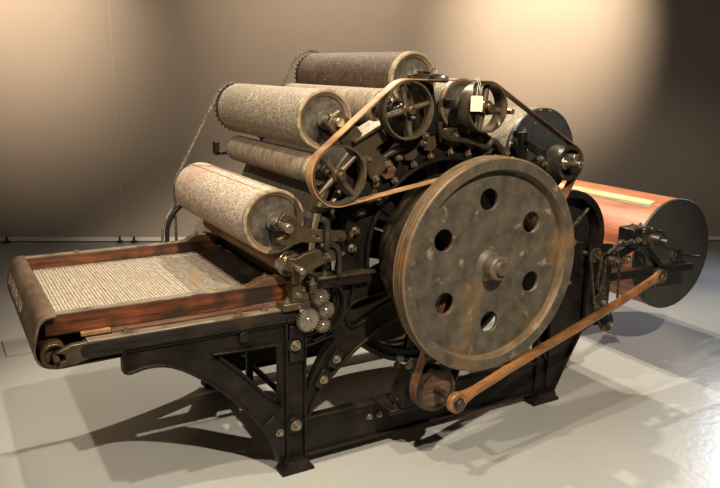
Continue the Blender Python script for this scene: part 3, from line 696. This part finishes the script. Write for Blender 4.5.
bm = B(); tube(bm, [(1.58, -.06, .735), (1.64, -.06, .745), (1.70, -.06, .785), (1.75, -.06, .775), (1.82, -.06, .80)], [.008] * 6 + [.010] * 6 + [.017] * 4 + [.011] * 9, 10); finish('link_lever', bm, 'pulley', root)
for x, z in ((1.71, .788), (1.775, .782)):
    bolt(hb, x, -.075, z, .010, mat='pulley')
bm = B(); box(bm, 1.75, 1.81, -.05, -.03, .665, .705); o = finish('clamp', bm, 'bronze', root, bevel=.006); bolt(o, 1.78, -.05, .685, .012)
# chain drive: sprockets and drooping chains
def sprocket(x, z, r, y, mat='pulley', n=16):
    bm = B(); prism(bm, gear_outline(x, z, r, n, r * .16), y - .005, y + .005); ycyl(bm, x, z, y - .02, y + .02, r * .42)
    o = finish('sprocket', bm, mat, root); return o
for (x, z, r) in ((1.545, .735, .036), (1.60, .50, .034), (1.665, .375, .040)):
    o = sprocket(x, z, r, -.055); bm = B(); ycyl(bm, x, z, -.09, .02, .011); finish('shaft', bm, 'steel', o, bevel=.002)
bm = B(); ycyl(bm, 1.625, .705, -.13, .0, .026); ycyl(bm, 1.625, .705, -.14, -.13, .02); o = finish('roller_stud', bm, 'pulley', root, bevel=.003)
def chain(pts, y, parent=root, mat='chain', closed=True, pitch=.013, w=.0045, name='drive_chain'):
    P = [(p[0], y, p[1]) for p in pts]
    if closed: P.append(P[0])
    bm = B(); chain_mesh(bm, P, pitch, w=w); return finish(name, bm, mat, parent)
chain(belt_path([(1.545, .735, .036, 1), (1.60, .50, .034, 1)], .02), -.055)
chain(belt_path([(1.60, .50, .040, 1), (1.665, .375, .042, 1)], .02), -.055)
loop = [(1.58, .755), (1.60, .77), (1.63, .765), (1.66, .70), (1.67, .60), (1.675, .47)]
chain([(p.x, p.y) for p in smooth_path(loop, 6)], -.10, closed=False)
loop = [(1.53, .76), (1.545, .70), (1.535, .62), (1.55, .57), (1.575, .62), (1.575, .72)]
chain([(p.x, p.y) for p in smooth_path(loop, 6)], -.09, closed=False)
chain([(2.01, .60), (2.015, .43)], -.05, closed=False, mat='chain', name='hanging_chain')

# ---- gear train at the table end
for (x, z, r, n, y) in ((.009, .653, .047, 24, -.040), (.089, .680, .036, 20, -.036), (.075, .620, .031, 16, -.036), (.066, .733, .035, 18, -.036)):
    bm = B(); prism(bm, gear_outline(x, z, r, n, .0085), y - .006, y + .012); g = finish('gear', bm, 'steel' if n == 24 else 'bolt', root)
    bm = B(); ycyl(bm, x, z, y - .012, .03, .011); finish('shaft', bm, 'steel', g, bevel=.002)
bm = B(); strip(bm, arc(.075, .69, .105, -75, 75, 16), .012, -.03, .02, raw=True); finish('gear_guard', bm, 'iron', root)
bm = B(); box(bm, -.085, .03, -.02, .05, .692, .722); box(bm, .03, .075, -.015, .03, .745, .79); o = finish('gear_bearing', bm, 'bronze', root, bevel=.004)
bolt(o, -.055, .01, .722, .010, d=(0, 0, 1)); bolt(o, .05, .005, .79, .010, d=(0, 0, 1)); bolt(o, .10, .0, .80, .012, d=(0, 0, 1), h=.02)

# ---- feed table
bm = B()
def side_beam(y0, y1):
    bm = B(); prism(bm, [(-.79, .632), (-.02, .632), (-.02, .691), (-.74, .691), (-.80, .688), (-.815, .67), (-.81, .645)], y0, y1); o = finish('table_beam', bm, 'beam_dark', root, bevel=.003)
    bm = B(); box(bm, -.79, -.02, y0 + .002, y1 - .002, .6905, .6935); finish('top_strip', bm, 'beam', o, bevel=.001); return o  # pale strip: wear plus the light on the beam top, put into colour
bn = side_beam(.0, .052); bf = side_beam(.965, 1.02)
for x in (-.658, -.244, -.141):
    bolt(bn, x, .035, .691, .011, d=(0, 0, 1))
bm = B(); box(bm, -.70, .02, .055, .085, .64, .703); finish('inner_strip', bm, 'wood_dark', bn, bevel=.002)
def cheek(y0, y1):
    bm = B(); prism(bm, [(-.91, .702), (.0, .702), (.0, .773), (-.895, .777), (-.91, .765)], y0, y1)
    o = finish('side_rail', bm, 'wood_frame', root, bevel=.003)
    bm = B(); box(bm, -.875, -.19, y0 - .001, y1 + .001, .7735, .7795); finish('top_strip', bm, 'beam', o, bevel=.001)
    P = smooth_path([(-.20, .778), (-.165, .783), (-.14, .797), (-.105, .806), (-.07, .804)], 4)
    bm = B(); prism(bm, [(p.x, p.y) for p in P] + [(-.065, .812), (-.02, .800), (.045, .765), (.045, .73), (-.02, .735), (-.03, .772), (-.20, .772)], y0 - .004, y1 + .012); ck = finish('guide_cheek', bm, 'wood_dark', o, bevel=.002)
    bolt(ck, -.11, (y0 + y1) / 2, .806, .008, d=(0, 0, 1)); bolt(ck, -.03, (y0 + y1) / 2, .803, .008, d=(0, 0, 1))
    return o
rn = cheek(.085, .115); rf = cheek(.925, .955)
bolt(rf, -.66, .94, .777, .012, d=(0, 0, 1), h=.006, stud=False)
# slatted conveyor apron
bm = B(); box(bm, -.905, -.005, .115, .925, .712, .7185); ap = finish('conveyor_apron', bm, 'slat_gap', root)
bm = B(); n = 70
for k in range(n):
    x = -.90 + k * .0126
    if x > -.13: break
    w = .0098
    dy = random.uniform(-.002, .002)
    box(bm, x, x + w, .117 + dy, .923 + dy, .718, .7235 + random.uniform(-.0007, .0007))
finish('slats', bm, 'slat', ap)
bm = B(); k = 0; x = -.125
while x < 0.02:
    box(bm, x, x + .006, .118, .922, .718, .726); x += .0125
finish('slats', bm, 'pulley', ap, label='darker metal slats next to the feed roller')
bm = B(); box(bm, -.02, .005, .12, .92, .722, .75); box(bm, .005, .03, .09, .935, .68, .815); finish('feed_bar', bm, 'pulley', root, bevel=.003)
# small clip in the slats
bm = B(); box(bm, -.47, -.435, .15, .165, .723, .728); finish('clip', bm, 'iron', ap)
# leather apron over the front end
P = [(-.876, .7815), (-.902, .7795), (-.921, .770), (-.932, .752), (-.937, .735), (-.950, .685), (-.952, .655), (-.940, .625), (-.912, .607), (-.872, .600), (-.80, .602), (-.3, .612)]
bm = B(); strip(bm, P, .006, .045, .955, n=4); la = finish('leather_apron', bm, 'canvas', root, angle=60)
bm = B(); strip(bm, [(-.876, .7835), (-.903, .7815), (-.923, .772), (-.935, .754), (-.9405, .735), (-.950, .70)], .006, .043, .053, n=4); finish('edge_binding', bm, 'beam', la)
# faded stencil marks on its front: illegible pale strokes
bm = B()
def stroke(y0, y1, z0, z1):
    X = lambda z: -.9415 - (.735 - z) * .26
    vs = [bm.verts.new((X(z) - d, y, z)) for d in (0, .0006) for z in (z0, z1) for y in (y0, y1)]
    for f in ((0, 1, 3, 2), (4, 6, 7, 5), (0, 4, 5, 1), (2, 3, 7, 6), (0, 2, 6, 4), (1, 5, 7, 3)): bm.faces.new([vs[i] for i in f])
yy = .88
while yy > .42:
    w = random.choice((.022, .026, .030))
    stroke(yy - .006, yy, .690, .731)
    z = random.choice((.690, .708, .726)); stroke(yy - w + .005, yy, z, z + .005)
    if random.random() > .35: stroke(yy - w + .004, yy - w + .010, .690 + .01 * random.random(), .731 - .012 * random.random())
    yy -= w + .010
finish('stencil_marks', bm, 'stencil', la)
# tension roller at the front of the table
bm = B(); ycyl(bm, -.892, .650, .058, .955, .040, 40); fr = finish('apron_roller', bm, 'wood_dark', root)
bm = B(); ring(bm, -.892, .650, .034, .044, .03, .058, 40); finish('end_ring', bm, 'bronze', fr, bevel=.002)
bm = B(); ycyl(bm, -.892, .650, .0, .06, .010); finish('shaft', bm, 'pulley', fr)
bm = B(); prism(bm, [(-.84, .69), (-.79, .691), (-.79, .632), (-.85, .622), (-.893, .612), (-.884, .634), (-.862, .638), (-.865, .660), (-.893, .668), (-.87, .678)], .005, .03); finish('roller_fork', bm, 'bronze', bn, bevel=.003)
bm = B(); box(bm, -.80, -.70, .07, .09, .69, .705); finish('inner_strip', bm, 'wood_mid', bn, bevel=.002)

# ---- chains and hoop on the far side
CY = .972
P = belt_path([(-.085, 1.03, .088, 1), (.128, 1.405, .078, 1), (.527, 1.560, .083, 1), (.30, 1.10, .02, 1)], .03)
# keep the outer strand: from the table up round the far sprockets
out = [(-.200, .76)] + [(-.200, .76 + .27 * i / 8) for i in range(1, 9)]
out += arc(-.085, 1.03, .115, 180, 152, 6)[1:]
a0 = arc(.128, 1.405, .121, 152, 100, 8); out += a0
out += [(.20, 1.49)]
out2 = [(.30, 1.44), (.36, 1.50), (.412, 1.59)] + arc(.527, 1.560, .118, 160, 60, 10)
bm = B(); chain_mesh(bm, [(x, CY, z) for x, z in out], .016, w=.0065); finish('drive_chain', bm, 'chain_pale', root, label='long chain over the far sprockets')
bm = B(); chain_mesh(bm, [(x, CY, z) for x, z in out2], .016, w=.0065); finish('drive_chain', bm, 'chain_pale', root)
bm = B(); tube(bm, [(-.245, CY, .775), (-.235, CY, .86), (-.19, CY, .93), (-.12, CY, .965), (-.08, CY, .955)], .011, 10); finish('hoop_bar', bm, 'iron', root)
bm = B(); tube(bm, [(-.268, CY, .775), (-.258, CY, .86), (-.215, CY, .935), (-.19, CY, .97)], .0065, 8); finish('cable', bm, 'chain_pale', root)
bm = B(); cyl(bm, (-.14, 1.0, .94), (-.14, .90, .945), .006, 8); finish('pin', bm, 'steel', root)
bm = B(); box(bm, .0, .022, .945, .985, 1.185, 1.245); box(bm, .0, .10, .945, .965, 1.185, 1.20); finish('stop_block', bm, 'iron', root, bevel=.003)

# ------------------------------------------------------------------ paper tag hanging from the right upper pulley
tx, tz, ty = .690, 1.499, -.150
tag = bpy.data.objects.new('paper_tag', None); col.objects.link(tag); tag.location = (tx, ty, tz); worldloc[tag] = Vector((tx, ty, tz))
tag['label'] = 'small cream paper tag on a white string hanging from the right upper spoked pulley'; tag['category'] = 'tag'
bm = B(); prism(bm, [(tx - .023, tz - .058), (tx + .023, tz - .058), (tx + .023, tz - .002), (tx + .019, tz + .002), (tx - .019, tz + .002), (tx - .023, tz - .002)], ty, ty + .0012); finish('card', bm, 'paper', tag)
bm = B()
for r_, zz in ((.010, -.022), (.013, -.030), (.012, -.040)):
    x = tx - r_
    while x < tx + r_: box(bm, x, x + .003, ty - .0006, ty - .0001, tz + zz, tz + zz + .0018); x += .0048
finish('faded_writing', bm, 'ink', tag)
bm = B(); ycyl(bm, tx, tz - .008, ty - .0006, ty - .0001, .0024, 12); finish('eyelet', bm, 'ink', tag)
bm = B(); tube(bm, [(tx, ty - .001, tz - .008), (tx - .001, ty - .002, tz + .02), (tx + .002, ty - .002, tz + .052), (tx - .008, ty + .002, tz + .066), (tx + .002, ty + .006, tz + .068), (tx + .01, ty, tz + .05), (tx + .006, ty - .001, tz + .03)], .0012, 6); finish('string', bm, 'thread', tag)

tag.rotation_euler = (0, 0, math.radians(-32))

# ------------------------------------------------------------------ camera
f = 736.; pitch, roll, yaw = (math.radians(a) for a in (13.45, .9, 30.28))
cy_, sy_ = math.cos(yaw), math.sin(yaw)
w = Vector((sy_ * math.cos(pitch), cy_ * math.cos(pitch), -math.sin(pitch))); rt = Vector((cy_, -sy_, 0)); up = rt.cross(w)
r_ = math.cos(roll) * rt + math.sin(roll) * up; u_ = -math.sin(roll) * rt + math.cos(roll) * up
cam = bpy.data.cameras.new('camera'); co = bpy.data.objects.new('camera', cam); col.objects.link(co)
m = Matrix((r_, u_, -w)).transposed().to_4x4(); m.translation = Vector((-1.17647, -2.45700, 1.6)); co.matrix_world = m
cam.sensor_width = 36; cam.lens = f / 720 * 36; cam.clip_end = 60
scn.camera = co

# ------------------------------------------------------------------ lights
def spot(name, loc, tgt, power, ang, colr=(1, .78, .55), size=.04, blend=.4):
    l = bpy.data.lights.new(name, 'SPOT'); l.energy = power; l.spot_size = math.radians(ang); l.spot_blend = blend; l.color = colr; l.shadow_soft_size = size
    o = bpy.data.objects.new(name, l); col.objects.link(o); o.location = loc
    o.rotation_euler = (Vector(tgt) - Vector(loc)).to_track_quat('-Z', 'Y').to_euler(); return o
W = (1, .84, .65)
spot('spot_front', (-.77, -.56, 3.4), (.2, .4, .7), 110, 78, W)
spot('spot_left', (-2.0, -.95, 3.3), (.3, .4, .9), 150, 62, W)
spot('spot_back', (.9, 2.6, 3.9), (.9, .1, .5), 300, 74, W)
spot('spot_right', (1.2, 1.2, 3.9), (2.0, .1, .4), 170, 54, W)
spot('spot_face', (-.2, -3.2, 3.6), (.6, -.2, .7), 470, 46, W)
def wallspot(s, d, z, s2, z2, power, ang):
    p = WN * (WK - d) + WT * s; t = WN * WK + WT * s2
    return spot('wall_washer', (p.x, p.y, z), (t.x, t.y, z2), power, ang, (1, .80, .60), .05, 1.0)
wallspot(-2.6, 1.9, 3.2, -2.5, 2.15, 240, 66)
wallspot(2.3, 1.9, 3.2, 2.2, 2.15, 330, 58)
wallspot(.2, 1.9, 3.4, .2, 2.2, 120, 85)
a = bpy.data.lights.new('cool_glare_lamp', 'AREA'); a.energy = 11; a.color = (.66, .78, 1); a.size = .35  # added lamp out of view, makes the cool glare on the floor
ao = bpy.data.objects.new('cool_glare_lamp', a); col.objects.link(ao); ao.location = (4.55, .85, 1.65)
ao.rotation_euler = (Vector((1.8, -.7, 0)) - ao.location).to_track_quat('-Z', 'Y').to_euler()

wd = bpy.data.worlds.new('world'); scn.world = wd; wd.use_nodes = True
wd.node_tree.nodes['Background'].inputs[0].default_value = (1, .86, .72, 1); wd.node_tree.nodes['Background'].inputs[1].default_value = .022
vs = scn.view_settings; vs.view_transform = 'Standard'; vs.look = 'None'; vs.exposure = 1.0; vs.gamma = 1; vs.use_curve_mapping = False
